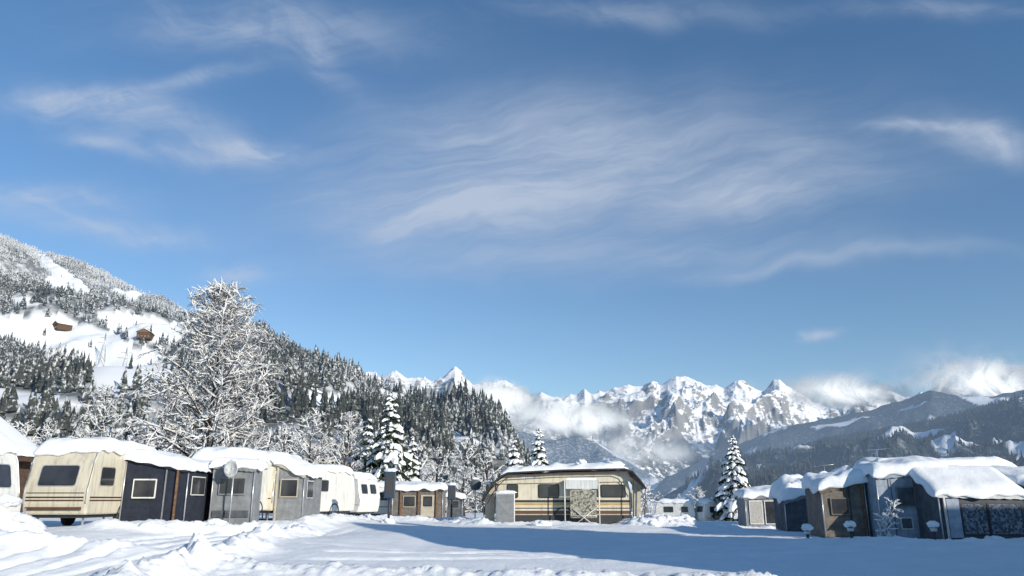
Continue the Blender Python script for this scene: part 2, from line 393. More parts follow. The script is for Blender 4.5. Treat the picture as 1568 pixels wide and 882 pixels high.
patch('mountain_foothill',crestfun([(560,590),(640,612),(700,628),(760,645),(800,660),(850,672),(885,668),(915,677),(955,700),(1000,730),(1040,752),(1100,762),(1500,762)]),
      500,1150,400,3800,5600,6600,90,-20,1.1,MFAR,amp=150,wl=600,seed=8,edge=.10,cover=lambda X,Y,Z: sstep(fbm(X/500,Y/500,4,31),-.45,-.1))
MR=mat_terrain('shaded_forest_hill','forest',6000)  # dark forest; its shade is partly put into colour and thicker blue haze
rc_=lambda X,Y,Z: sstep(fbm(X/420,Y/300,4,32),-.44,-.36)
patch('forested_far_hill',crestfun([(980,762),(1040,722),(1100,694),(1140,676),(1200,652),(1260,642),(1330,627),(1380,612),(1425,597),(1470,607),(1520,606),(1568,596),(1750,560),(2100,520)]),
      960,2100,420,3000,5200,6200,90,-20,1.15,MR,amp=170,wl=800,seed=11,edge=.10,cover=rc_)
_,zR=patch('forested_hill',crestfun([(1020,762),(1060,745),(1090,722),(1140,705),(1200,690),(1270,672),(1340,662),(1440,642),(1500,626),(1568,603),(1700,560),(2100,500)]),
      1000,2100,600,900,2900,3600,160,-15,1.15,MR,amp=120,wl=420,seed=15,edge=.10,cover=lambda X,Y,Z: sstep(fbm(X/230,Y/150,4,32),-.44,-.38))
MEAD=[[(-400,440),(0,484),(70,486),(95,480),(120,496),(170,508),(210,528),(265,552),(285,580),(200,594),(140,580),(100,558),(40,530),(0,522),(-400,500)],
 [(145,476),(220,484),(285,494),(290,528),(235,526),(200,518),(165,500)],
 [(50,383),(72,390),(98,410),(125,430),(140,450),(118,456),(90,444),(62,440),(76,420),(60,404)],
 [(-60,594),(20,596),(120,612),(130,626),(60,622),(-60,606)],
 [(470,600),(552,602),(550,620),(520,628),(470,618)],
 [(672,652),(700,662),(762,688),(760,696),(715,678),(675,662)],
 [(140,575),(190,590),(182,606),(150,600)],[(575,592),(625,606),(620,612),(575,600)],[(20,455),(60,462),(55,470),(15,466)]]
def meadow(x,y,z):
    u,v=PROJ(x,y,z); j=fbm(x/25,y/25,3,71)*7; j2=fbm(x/25,y/25,3,72)*4
    k=np.zeros(u.shape,bool)
    for m_ in MEAD: k|=inpoly(u+j,v+j2,m_)
    return k
MH=mat_terrain('snowy_hillside','hill',7500)
LCR=[(-900,60),(-400,190),(-150,300),(0,360),(60,385),(130,409),(200,441),(270,475),(350,509),(440,536),(500,554),(545,578),(560,592),(600,610),(650,628),(700,650),(750,686),(790,720),(830,750),(900,764)]
LC=crestfun(LCR); rcf=lambda a: np.interp(a,[-1.2,-.65,-.2,.1],[2300,2100,1500,1000])
def hcover(X,Y,Z):
    return np.where(meadow(X,Y,Z),0.0,sstep(fbm(X/140,Y/140,4,55),-.62,-.35))*sstep(Y,150,330)
_,zLf=patch('snowy_hillside',LC,-700,900,900,150,2000,2600,330,-6,1.22,MH,amp=75,wl=330,kind='f',seed=21,edge=.05,rcf=rcf,cover=hcover)
def zL(a,r): return zLf(a,a*r,r,r)
# ------------------------------------------------------------------ forest mass
def mat_tree(name,snowy,D,dark=(.05,.055,.048),bsc=.5,hi=.0):
    m=bpy.data.materials.new(name); t=NT(nodes(m)); b=t.n('ShaderNodeBsdfDiffuse')
    g=t.n('ShaderNodeNewGeometry'); p=g.outputs['Position']; n=t.noise(p,bsc,3,.7)
    sz=t.n('ShaderNodeSeparateXYZ'); t.l(p,sz.inputs[0])
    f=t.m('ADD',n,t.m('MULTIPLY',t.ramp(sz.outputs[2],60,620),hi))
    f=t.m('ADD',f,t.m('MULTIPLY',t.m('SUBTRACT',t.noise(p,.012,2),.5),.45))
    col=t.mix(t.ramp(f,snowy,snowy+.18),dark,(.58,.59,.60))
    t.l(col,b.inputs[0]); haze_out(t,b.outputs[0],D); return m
def conifer_tmpl(seed,tiers=4,k=6):
    r=random.Random(seed); V=[];Fc=[]
    for i in range(tiers):
        f=i/tiers; z0=.08+.80*f; z1=min(1.0,z0+.38); R=.16*(1-f)**.8+.02
        ap=len(V); V.append((r.uniform(-.01,.01),r.uniform(-.01,.01),z1))
        for j in range(k):
            a=2*math.pi*(j+r.uniform(-.3,.3))/k; q=R*r.uniform(.55,1.25); V.append((q*math.cos(a),q*math.sin(a),z0-r.uniform(0,.07)))
        for j in range(k): Fc.append((ap,ap+1+j,ap+1+(j+1)%k))
    b=len(V)
    for j in range(3): V.append((.014*math.cos(j*2.1),.014*math.sin(j*2.1),-.15))
    V.append((0,0,.5))
    for j in range(3): Fc.append((b+3,b+j,b+(j+1)%3))
    return np.array(V),np.array(Fc)
def scatter_mesh(name,tmpls,P,sc,wd,mat):
    Vs=[];Fs=[];off=0; ti=RNG.integers(0,len(tmpls),len(P)); yaw=RNG.uniform(0,6.28,len(P))
    for k,(V,Fc) in enumerate(tmpls):
        s=ti==k; p=P[s]; n=len(p)
        if n==0: continue
        c=np.cos(yaw[s])[:,None]; q=np.sin(yaw[s])[:,None]; h=sc[s][:,None]; ww=h*wd[s][:,None]
        X=(V[None,:,0]*c-V[None,:,1]*q)*ww+p[:,0:1]; Y=(V[None,:,0]*q+V[None,:,1]*c)*ww+p[:,1:2]; Z=V[None,:,2]*h+p[:,2:3]
        Vs.append(np.stack([X,Y,Z],-1).reshape(-1,3)); Fs.append((Fc[None]+(np.arange(n)*len(V))[:,None,None]).reshape(-1,3)+off); off+=n*len(V)
    return fast_mesh(name,np.concatenate(Vs),np.concatenate(Fs),[mat])
N=170000
a=RNG.uniform(-.85,.06,N); r=np.sqrt(RNG.uniform(230**2,2150**2,N))
zz=zL(a,r); x=a*r
keep=~meadow(x,r,zz)|(RNG.uniform(0,1,N)<.012)
dn=fbm(x/140,r/140,4,55); keep&=RNG.uniform(0,1,N)<np.clip(.75+1.2*dn,.04,1)
keep&=(r<rcf(a)*1.03)
keep&=RNG.uniform(0,1,N)<np.interp(r,[230,500,900,2100],[.30,.42,.46,.40])
P=np.stack([x,r,zz],-1)[keep]
TM=[conifer_tmpl(i) for i in range(6)]
hts=RNG.uniform(6.5,14,len(P))
print('forest',len(P))
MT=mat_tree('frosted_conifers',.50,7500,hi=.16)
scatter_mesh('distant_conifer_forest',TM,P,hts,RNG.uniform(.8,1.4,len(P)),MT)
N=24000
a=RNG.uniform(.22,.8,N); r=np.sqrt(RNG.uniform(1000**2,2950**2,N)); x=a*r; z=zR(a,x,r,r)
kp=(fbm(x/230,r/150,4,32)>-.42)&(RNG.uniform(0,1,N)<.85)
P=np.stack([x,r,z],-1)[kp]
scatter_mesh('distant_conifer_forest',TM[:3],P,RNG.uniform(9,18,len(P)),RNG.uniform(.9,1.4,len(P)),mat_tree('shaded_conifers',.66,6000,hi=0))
# ------------------------------------------------------------------ deciduous tree with snow-laden branches
SN2=diffuse('branch_snow',(.64,.64,.64),(.76,.76,.75),1.5)
def polys_tree(H,R,seed,limbs=34,sub=9,twig=7,cb=.16,shape=.55):
    r=random.Random(seed); out=[]
    top=np.array((r.uniform(-.3,.3),r.uniform(-.3,.3),H)); trunk=[]
    for i in range(9):
        f=i/8; trunk.append(np.array((top[0]*f+.12*math.sin(f*7+seed),top[1]*f+.12*math.cos(f*5+seed),H*f*.97-.3*(1-f))))
    tr=.014*H
    out.append((trunk,[tr*(1-.93*(i/8))+.012 for i in range(9)],0))
    def tp(f):
        k=f*8; i=min(7,int(k)); return trunk[i]*(1-(k-i))+trunk[i+1]*(k-i)
    def env(z): # egg-shaped crown outline
        q=(z/H-.40)/(.62 if z/H>.40 else .45); return R*math.sqrt(max(.0,1-q*q))
    for l in range(limbs):
        f=cb+(.95-cb)*((l+r.random())/limbs)**1.15; az=l*2.4+r.uniform(-.4,.4)
        g=(f-cb)/(1-cb); el=rad(20+44*g+r.uniform(-10,10)); d=np.array((math.cos(az)*math.cos(el),math.sin(az)*math.cos(el),math.sin(el)))
        L=.3; z0=f*H
        while L*math.cos(el)<env(z0+L*math.sin(el)*1.05) and L<H: L+=.1
        L*=r.uniform(.84,1.04)
        p=tp(f).copy(); pts=[p.copy()]; n=6
        dd=d.copy()
        for i in range(n):
            dd=dd+np.array((r.uniform(-.12,.12),r.uniform(-.12,.12),r.uniform(-.09,.10))); dd/=np.linalg.norm(dd); p=p+dd*L/n; pts.append(p.copy())
        r0=tr*.36*(1-.6*g)*L/R; rr=[r0*(1-.88*i/n)+.006 for i in range(n+1)]
        out.append((pts,rr,1))
        for s in range(sub):
            k=.12+.86*(s+r.random())/sub; kk=k*n; i=min(n-1,int(kk)); q=pts[i]*(1-(kk-i))+pts[i+1]*(kk-i)
            v=pts[i+1]-pts[i]; v/=np.linalg.norm(v)
            rd=np.array((r.gauss(0,1),r.gauss(0,1),r.gauss(.1,.7))); rd-=v*rd.dot(v); rd/=np.linalg.norm(rd)
            d2=v*.55+rd*.8; d2/=np.linalg.norm(d2); L2=L*(.36-.20*k)*r.uniform(.6,1.25)+.25
            p2=[q]; m=4; dd2=d2.copy()
            for j in range(m):
                dd2=dd2+np.array((r.uniform(-.2,.2),r.uniform(-.2,.2),r.uniform(-.2,.16))); dd2/=np.linalg.norm(dd2); q=q+dd2*L2/m; p2.append(q.copy())
            out.append((p2,[r0*.26*(1-.75*j/m)+.006 for j in range(m+1)],2))
            for w_ in range(twig):
                k2=.15+.85*r.random(); kk=k2*m; i2=min(m-1,int(kk)); q3=p2[i2]*(1-(kk-i2))+p2[i2+1]*(kk-i2)
                v=p2[i2+1]-p2[i2]; v/=np.linalg.norm(v); rd=np.array((r.gauss(0,1),r.gauss(0,1),r.gauss(0,.7))); d3=v*.7+rd*.55; d3/=np.linalg.norm(d3)
                L3=r.uniform(.3,.85)*R/4.8; q4=q3+d3*L3*.5; q5=q4+(d3+np.array((0,0,r.uniform(-.4,.2))))*L3*.5
                out.append(([q3,q4,q5],[.010,.008,.004],3))
    return out
def snow_tree(name,x,y,H,R,seed,limbs=34,sub=9,twig=7,cb=.16,sn=1.0,mesh_only=False,thick=1.0):
    r=random.Random(seed+99); V=[];Fc=[];M=[]
    def add(vv,ff,m):
        o=len(V); V.extend(vv); Fc.extend([tuple(i+o for i in f) for f in ff]); M.extend([m]*len(ff))
    for pts,rr,lv in polys_tree(H,R,seed,limbs,sub,twig,cb):
        k=(8,5,4,3)[lv]; vv,ff=tube_data(pts,[q*thick for q in rr],k); add(vv,ff,0)
        if lv>=1 and r.random()<(1,.95,.85,.62)[lv]*sn:
            e=(0,.022,.021,.017)[lv]*thick
            sp_=[p+np.array((0,0,q*.75*thick+e*.7)) for p,q in zip(pts,rr)]
            sr=[q*.7+e*r.uniform(.5,1.6) for q in rr]; sr[-1]*=.5
            vv,ff=tube_data(sp_,sr,4 if lv<3 else 3,1.1); add(vv,ff,1)
            if lv==3 and r.random()<.4:
                c=pts[1]+np.array((0,0,.04)); s=r.uniform(.035,.09)*thick
                o=[(s,0,0),(0,s,0),(-s,0,0),(0,-s,0)]
                vv=[c+np.array(q) for q in o]+[c+np.array((0,0,s*.8))]; add(vv,[(0,1,4,4),(1,2,4,4),(2,3,4,4),(3,0,4,4)],1)
    V=np.array(V)
    F3=[];M3=[]
    for f,m in zip(Fc,M):
        if f[2]==f[3]: F3.append(f[:3]);M3.append(m)
        else: F3.append((f[0],f[1],f[2]));F3.append((f[0],f[2],f[3]));M3+= [m,m]
    if mesh_only: return V,np.array(F3),np.array(M3)
    V=V+np.array((x,y,gz(x,y)))
    return fast_mesh(name,V,np.array(F3),[BARK,SN2],False,M3)
def treeat(name,u,vtop,d,Rpx,seed,**k):
    x,_,zt=S(u,vtop,d); return snow_tree(name,x,d,zt-gz(x,d),Rpx/1180*d,seed,**k)
treeat('snowy_deciduous_tree',345,434,46,104,3,limbs=66,sub=14,twig=9)
treeat('snowy_deciduous_tree',165,588,66,52,5,limbs=26,sub=8,twig=7,cb=.1,thick=1.25)
treeat('snowy_deciduous_tree',478,632,62,48,6,limbs=24,sub=8,twig=7,cb=.08,thick=1.25)
treeat('snowy_deciduous_tree',535,630,66,50,8,limbs=26,sub=8,twig=7,cb=.06,thick=1.25)
treeat('snowy_deciduous_tree',712,672,84,36,9,limbs=22,sub=7,twig=6,cb=.08,thick=1.5)
treeat('snowy_shrub',982,742,50,26,10,limbs=16,sub=6,twig=5,cb=.03)
treeat('snowy_shrub',1068,748,105,26,12,limbs=14,sub=6,twig=5,cb=.03,thick=1.5)
tm=[snow_tree('tree',0,0,1*10,3.4,40+i,limbs=14,sub=5,twig=5,cb=.08,mesh_only=True,thick=2.2) for i in range(3)]
Vs=[];Fs=[];Ms=[];off=0
places=[]
for i in range(115):
    d=RNG.uniform(85,230); u=RNG.choice([RNG.uniform(-150,300),RNG.uniform(380,760),RNG.uniform(20,700)])
    places.append((u,d,RNG.uniform(.55,1.1)))
for u,d in ((60,75),(110,80),(215,72),(240,78),(25,70),(430,72),(575,74),(640,90),(668,95),(745,100),(1010,150),(1040,170),(990,190),(960,180)): places.append((u,d,.8))
for u,d,s in places:
    x=(u-784)/1206*d; V,Fc,M=tm[int(RNG.integers(0,3))]; a=RNG.uniform(0,6.28)
    if u>900: s*=.5
    R_=np.array([[math.cos(a),-math.sin(a),0],[math.sin(a),math.cos(a),0],[0,0,1]])
    zg=max(gz(x,d),float(zL(np.array((u-784)/1206),np.array(d*1.0)))) if d>150 and u<900 else gz(x,d)
    Vs.append((V@R_.T)*s+np.array((x,d,zg))); Fs.append(Fc+off); Ms.append(M); off+=len(V)
fast_mesh('distant_deciduous_trees',np.concatenate(Vs),np.concatenate(Fs),[BARK,SN2],False,np.concatenate(Ms))
# ------------------------------------------------------------------ snow-laden spruce
NEED=diffuse('spruce_needles',(.016,.026,.018),(.035,.05,.032),3)
SN3=diffuse('spruce_snow',(.74,.75,.76),(.84,.84,.84),1.5)
def spruce(name,u,vtop,d,wpx,seed,snow=.8,whorls=17):
    x,_,zt=S(u,vtop,d); zb=gz(x,d); H=zt-zb; R=wpx/2/1190*d; r=random.Random(seed)
    V=[];Fc=[];M=[]
    def add(vv,ff,m):
        o=len(V); V.extend(vv); Fc.extend([tuple(i+o for i in f) for f in ff]); M.extend([m]*len(ff))
    vv,ff=tube_data([(0,0,-.3),(0,0,H*.5),(0,0,H)],[.02*H,.012*H,.005*H],6); add(vv,ff,2)
    for wl in range(whorls):
        f=.04+.93*wl/(whorls-1); rr=R*((1-f)**.8*r.uniform(.85,1.15)+.07); nb=int(13-6*f)
        for b in range(nb):
            az=b*2*math.pi/nb+wl*.7+r.uniform(-.25,.25); L=rr*r.uniform(.75,1.2); dr=-.45*L*r.uniform(.6,1.3)*(1-.4*f); z0=f*H+r.uniform(-.14,.14)
            d_=np.array((math.cos(az),math.sin(az),0)); s_=np.array((-math.sin(az),math.cos(az),0)); ns=6
            C=[];Wd=[]
            for i in range(ns):
                k=i/(ns-1); C.append(d_*L*k+np.array((0,0,z0+dr*k**1.5+ .10*L*math.sin(k*3)))); Wd.append(L*.36*math.sin(min(1,k*1.0+.15)*math.pi*.9)+.04)
            vv=[]
            for i in range(ns):
                j1,j2=r.uniform(.5,1.35),r.uniform(.5,1.35); dp=-.55
                vv+=[C[i]-s_*Wd[i]*j1+np.array((0,0,Wd[i]*dp*j1)),C[i],C[i]+s_*Wd[i]*j2+np.array((0,0,Wd[i]*dp*j2))]
            ff=[]
            for i in range(ns-1):
                for j in range(2): ff.append((i*3+j,i*3+j+1,i*3+j+4,i*3+j+3))
            add(vv,ff,0)
            for i in range(1,ns):
                for sd in (-1,1):
                    c=C[i]+s_*sd*Wd[i]*.6; l=L*r.uniform(.2,.42); q=[c,c+s_*sd*l*.5+np.array((0,0,-l*.9)),c+d_*l*.5+np.array((0,0,-l*.5))]; add(q,[(0,1,2,2)],0)
            if r.random()<snow:
                vv=[];i0=r.choice((0,1,1)); idx=list(range(i0,ns)); hh=.10*L+.05
                for i in idx:
                    wv=Wd[i]*r.uniform(.6,1.0); hk=hh*r.uniform(.6,1.8)
                    vv+=[C[i]-s_*wv+np.array((0,0,-wv*.4+.02)),C[i]-s_*wv*.5+np.array((0,0,hk*.8)),C[i]+s_*wv*.5+np.array((0,0,hk)),C[i]+s_*wv+np.array((0,0,-wv*.4+.02))]
                ff=[]
                for i in range(len(idx)-1):
                    for j in range(3): ff.append((i*4+j,i*4+j+1,i*4+j+5,i*4+j+4))
                e=(len(idx)-1)*4; ff.append((e,e+1,e+2,e+3)); add(vv,ff,1)
    F3=[];M3=[]
    for f,m in zip(Fc,M):
        if f[2]==f[3]: F3.append(f[:3]);M3.append(m)
        else: F3.append((f[0],f[1],f[2]));F3.append((f[0],f[2],f[3]));M3+=[m,m]
    return fast_mesh(name,np.array(V)+np.array((x,d,zb)),np.array(F3),[NEED,SN3,BARK],False,M3)
spruce('snowy_spruce_tree',1121,666,76,66,1,snow=.85,whorls=18)
spruce('snowy_spruce_tree',825,656,60,58,2,snow=.9,whorls=15)
spruce('snowy_spruce_tree',787,672,58,58,3,snow=1.0,whorls=12)
spruce('snowy_spruce_tree',600,600,64,84,4,snow=.8,whorls=24)
spruce('snowy_spruce_tree',632,668,70,50,5,snow=.8,whorls=14)
spruce('snowy_spruce_tree',566,640,72,60,6,snow=.85,whorls=14)
# ------------------------------------------------------------------ snow caps
_cap=[0]
def snowcap(parent,x0,x1,y0,y1,zf,th,name='roof_snow',nx=46,ny=30,over=.11,lump=.25,sag=.09):
    _cap[0]+=1; sd=_cap[0]*13
    s=np.linspace(-1,1,nx); tt=np.linspace(-1,1,ny)
    s=np.sign(s)*(1-(1-np.abs(s))**1.5); tt=np.sign(tt)*(1-(1-np.abs(tt))**1.5)
    Sg,Tg=np.meshgrid(s,tt,indexing='ij'); cx,cy=(x0+x1)/2,(y0+y1)/2; hx,hy=(x1-x0)/2+over,(y1-y0)/2+over
    X=cx+Sg*hx; Y=cy+Tg*hy
    n=fbm(X*.8+sd,Y*.8,3,sd); wob=pn(X*1.7+sd,Y*1.7,sd+2)
    X=X+.07*wob*np.abs(Sg)**4*np.sign(Sg); Y=Y+.08*wob*np.abs(Tg)**4*np.sign(Tg)
    e=np.clip(1-np.abs(Sg)**10,0,1)**.5*np.clip(1-np.abs(Tg)**7,0,1)**.5
    base=zf(np.clip(X,x0,x1),np.clip(Y,y0,y1))
    Z=base+th*e*(1+lump*n+.12*wob)-sag*(1-e)*(1+1.4*wob)
    V=np.stack([X,Y,Z],-1).reshape(-1,3); Fc=grid_faces(nx,ny)
    Vb=V.copy(); Zb=(zf(np.clip(X,x0,x1),np.clip(Y,y0,y1))-sag*(1-e)*(1+1.4*wob)-.03).reshape(-1); Vb[:,2]=np.minimum(Vb[:,2]-.01,Zb)
    o=fast_mesh(name,np.concatenate([V,Vb]),np.concatenate([Fc,Fc[:,::-1]+len(V)]),[SNOWCAP],True)
    if parent: o.parent=parent
    return o
def lump(parent,c,r,name='snow_lump',sq=.7,seed=0):
    nu,nv=30,18; V=[];Fc=[]
    for i in range(nv):
        ph=math.pi*i/(nv-1)
        for j in range(nu):
            th=2*math.pi*j/nu; d=Vector((math.sin(ph)*math.cos(th),math.sin(ph)*math.sin(th),math.cos(ph)))
            q=1+.34*float(pn(d.x*1.6+seed*3.3+d.z,d.y*1.6+seed-d.z,seed))+.14*float(pn(d.x*4+seed*3.3+d.z*3,d.y*4+seed-d.z*3,seed+1)); V.append((c[0]+r[0]*d.x*q,c[1]+r[1]*d.y*q,c[2]+r[2]*d.z*q))
    for i in range(nv-1):
        for j in range(nu): Fc.append((i*nu+j,(i+1)*nu+j,(i+1)*nu+(j+1)%nu,i*nu+(j+1)%nu))
    o=fast_mesh(name,V,Fc,[SNOWCAP],True)
    if parent: o.parent=parent
    return o
# ------------------------------------------------------------------ caravan
def caravan(x,y,yaw,L=5,W=2.15,H=2.6,body=WHITE,wins=(),stripes=(),snow=.25,hitch=-1,door=None,name='parked_caravan',tail=0,z=None,lumpn=.25):
    rt=empty(name,(x,y,gz(x,y) if z is None else z),yaw); h=L/2
    prof=[(-h+.08,.42),(-h,.78),(-h,1.25),(-h+.2,2.15),(-h+.34,H-.1),(-h+.6,H),(h-.6,H),(h-.34,H-.1),(h-.2,2.15),(h,1.25),(h,.78),(h-.08,.42)]
    n=len(prof); V=[(p[0],-W/2,p[1]) for p in prof]+[(p[0],W/2,p[1]) for p in prof]
    Fc=[tuple(range(n)),tuple(range(n,2*n))[::-1]]+[(i,(i+1)%n,n+(i+1)%n,n+i) for i in range(n)]
    pymesh('body_shell',V,Fc,body,rt,False,.07,3)
    for sy in (-1,1):
        P=[(p[0]*1.0,sy*(W/2-.015),p[1]) for p in prof[1:-1]]
        tube('edge_trim',P,.022,ALU,rt,6)
    def face(fc,pos,zc):
        if fc=='S-': return (pos,-W/2,zc),(1,0,0),(0,0,1)
        if fc=='S+': return (pos,W/2,zc),(-1,0,0),(0,0,1)
        k=1 if fc=='E+' else -1
        if zc>1.25:
            tt=(zc-1.25)/.9; return (k*(h-.2*tt),pos*k,zc),(0,k,0),(-k*.2,0,.9)
        return (k*h,pos*k,zc),(0,k,0),(0,0,1)
    for wdw in wins:
        fc,pos,zc,w_,h_=wdw[:5]; c,ax,up=face(fc,pos,zc)
        panel('window_frame',c,ax,up,w_+.10,h_+.10,.012,wdw[5] if len(wdw)>5 else ALU,rt,.09)
        panel('window_rubber',c,ax,up,w_+.04,h_+.04,.018,RUBBER,rt,.08); panel('window_pane',c,ax,up,w_,h_,.034,GLASS,rt,.07)
    for fc,x0,x1,zc,h_,mt in stripes:
        c,ax,up=face(fc,(x0+x1)/2,zc); panel('stripe',c,ax,up,abs(x1-x0),h_,.006,mt,rt,.005)
    if door:
        fc,pos=door; c,ax,up=face(fc,pos,1.35); panel('door_seal',c,ax,up,.66,1.86,.004,RUBBER,rt,.08); panel('door_leaf',c,ax,up,.62,1.82,.02,body,rt,.07)
        c2=(c[0],c[1],1.75); panel('door_window',c2,ax,up,.36,.5,.03,GLASS,rt,.06)
    box('chassis',(0,0,.38),(L-.5,W-.3,.12),DARK,rt)
    for sy in (-1,1):
        tube('wheel',[(0,sy*(W/2-.22),.33),(0,sy*(W/2-.03),.33)],.32,RUBBER,rt,20); tube('wheel_hub',[(0,sy*(W/2-.1),.33),(0,sy*(W/2-.015),.33)],.17,ALU,rt,14)
        arch=[(.46*math.cos(a_),sy*(W/2+.004),.42+.38*math.sin(a_)) for a_ in np.linspace(0,math.pi,11)]
        tube('wheel_arch',arch,.035,DARK,rt,6)
        for sx_ in (-1,1): box('corner_steady',(sx_*(h-.5),sy*(W/2-.3),.2),(.06,.06,.45),ALU,rt)
    if hitch:
        k=hitch
        for sy in (-1,1): tube('drawbar',[(k*(h-.3),sy*.5,.42),(k*(h+1.0),0,.42)],.04,ALU,rt,6)
        box('gas_locker',(k*(h+.22),0,.72),(.42,1.2,.5),body,rt,.05)
        tube('jockey_wheel_post',[(k*(h+.85),.1,.1),(k*(h+.85),.1,.8)],.03,ALU,rt,6)
        lump(rt,(k*(h+.28),0,1.0),(.32,.66,.17),seed=int(abs(x)*10)); lump(rt,(k*(h+.9),0,.5),(.28,.3,.14),seed=3)
    if tail:
        k=tail
        for sy in (-1,1): panel('tail_light',(k*h,sy*(W/2-.2),.95),(0,k,0),(0,0,1),.14,.34,.03,RED,rt,.02)
        box('bumper',(k*(h+.03),0,.52),(.12,W-.1,.16),DARK,rt,.03)
    zf=lambda X,Y: np.interp(X,[p[0] for p in prof[4:8]],[p[1] for p in prof[4:8]])-.005
    snowcap(rt,-h+.36,h-.36,-W/2+.04,W/2-.04,zf,snow,lump=lumpn)
    return rt
# ------------------------------------------------------------------ awning
def awning(x,y,yaw,w,d,hts,mat,roofmat,feats=(),snow=.18,name='caravan_awning',side='R',z=None,posts=True,lumpn=.25,open_front=False):
    rt=empty(name,(x,y,gz(x,y) if z is None else z),yaw); fl,fr,bl,br=hts
    def zf(X,Y):
        s=np.clip(X/w,0,1); q=np.clip(Y/d,0,1); return (fl*(1-s)+fr*s)*(1-q)+(bl*(1-s)+br*s)*q
    def wall(nm,p0,p1,sd,mt=mat):
        nx,nz=26,16; V=[]
        L=math.dist(p0,p1); ux,uy=(p1[0]-p0[0])/L,(p1[1]-p0[1])/L; nxv,nyv=uy,-ux
        for i in range(nx):
            for k in range(nz):
                s=i/(nx-1); q=k/(nz-1); X=p0[0]+ux*L*s; Y=p0[1]+uy*L*s; zt=float(zf(X,Y))-.02
                wv=.045*float(fbm(s*L*1.3+sd*5,q*2.0+sd,3,sd))*math.sin(math.pi*q)**.5*min(1,8*s,8*(1-s)+.01)
                V.append((X-nxv*wv,Y-nyv*wv,zt*q))
        fast_mesh(nm,V,grid_faces(nx,nz),[mt],True).parent=rt
    if not open_front: wall('front_wall',(0,0),(w,0),1)
    wall('right_wall',(w,0),(w,d),2); wall('left_wall',(0,d),(0,0),3); wall('rear_wall',(w,d),(0,d),4)
    V=[];nx,ny=10,8; o=.08
    for i in range(nx):
        for j in range(ny):
            X=-o+(w+2*o)*i/(nx-1); Y=-o+(d+2*o)*j/(ny-1); V.append((X,Y,float(zf(X,Y))))
    ro=fast_mesh('roof_sheet',V,grid_faces(nx,ny),[roofmat],True); ro.parent=rt
    sm=ro.modifiers.new('solid','SOLIDIFY'); sm.thickness=.04
    nn=30; V=[]
    for i in range(nn):
        X=-o+(w+2*o)*i/(nn-1); zt=float(zf(X,0))-.03; V+= [(X,-o-.012,zt),(X,-o-.012+.01*math.sin(i*1.7),zt-.13-.03*abs(math.sin(i*.9)))]
    fast_mesh('valance',V,[(2*i,2*i+2,2*i+3,2*i+1) for i in range(nn-1)],[roofmat],True).parent=rt
    if posts:
        for X in (0,w): tube('pole',[(X,-.03,0),(X,-.03,float(zf(X,0)))],.025,ALU,rt,6)
    for ft in feats:
        kind,x0,x1,z0,z1,mt=ft[:6]
        c=((x0+x1)/2,-.05,(z0+z1)/2)
        if kind=='win':
            panel('window_border',c,(1,0,0),(0,0,1),x1-x0+.10,z1-z0+.10,.012,ft[6] if len(ft)>6 else WHITE,rt,.03); panel('window_foil',c,(1,0,0),(0,0,1),x1-x0,z1-z0,.02,mt,rt,.02)
        elif kind=='pan': panel('canvas_panel',c,(1,0,0),(0,0,1),x1-x0,z1-z0,.012,mt,rt,.01)
        elif kind=='post': box('post',(c[0],-.08,c[2]),(x1-x0,.08,z1-z0),mt,rt)
        elif kind=='side':
            panel('side_window_border',(w+.04,(x0+x1)/2,c[2]),(0,1,0),(0,0,1),x1-x0+.08,z1-z0+.08,.012,WHITE,rt,.03); panel('side_window',(w+.04,(x0+x1)/2,c[2]),(0,1,0),(0,0,1),x1-x0,z1-z0,.02,mt,rt,.02)
    if snow: snowcap(rt,-.04,w+.04,-.04,d+.04,lambda X,Y: zf(X,Y)+.01,snow,lump=lumpn)
    return rt
# left row
caravan(-17.45,22.3,0,5.6,2.15,2.55,WHITE,[('S-',1.75,1.65,1.1,.62),('S-',-.5,1.65,1.1,.6),('E+',0,1.7,1.3,.6)],[('S-',-2.7,2.7,.85,.06,BROWN),('S-',-2.7,2.7,1.0,.03,BROWN)],snow=.52,hitch=1)
lump(None,(-14.1,22.6,gz(-13.9,22.6)+.25),(.6,.7,.38),name='snow_heap',seed=31)
lump(None,(-13.7,22.4,gz(-13.9,22.6)+.05),(.5,.5,.3),name='snow_heap',seed=33)
caravan(-15.05,28.55,rad(88),5.0,2.15,2.62,CREAM,[('E-',-.02,1.68,1.22,.62),('S-',-1.4,1.68,.8,.55)],
   [('E-',-.98,.98,.98,.05,DARK),('E-',-.98,.98,.88,.05,BROWN),('E-',-.98,.98,1.12,.03,DARK),('S-',-2.3,2.3,.98,.05,DARK),('S-',-2.3,2.3,.88,.05,BROWN),('E-',-.95,.95,.62,.10,BROWN)],snow=.38,hitch=0)
awning(-13.95,28.2,rad(2),2.25,2.5,(2.45,2.02,2.5,2.05),NAVY,NAVY,[('win',.38,1.12,1.0,1.58,GLASS),('pan',1.45,1.5,.05,1.95,GREYC),('post',1.86,1.93,0,2.0,WOOD),('side',.3,1.6,1.1,1.7,GLASS)],snow=.3)
caravan(-11.85,33.6,rad(89),5.0,2.15,2.6,WHITE,[('E-',-.55,1.7,.5,.6),('E-',.3,1.7,.9,.6)],[('E-',-.98,.98,.95,.04,DARK)],snow=.38,hitch=0)
awning(-11.45,30.0,rad(2),1.55,1.05,(2.22,2.1,2.3,2.2),GREYC,GREYC,[('win',.3,1.22,1.12,1.68,GLASS,GREYC),('pan',.1,1.45,.25,.5,CHAR)],snow=.26)
caravan(-11.6,37.2,rad(90),5.0,2.1,2.68,CREAM,[('E-',.55,1.75,.55,.6),('S-',-1.5,1.75,.7,.5)],[('E-',-.98,.98,.95,.05,BROWN)],snow=.38,hitch=0)
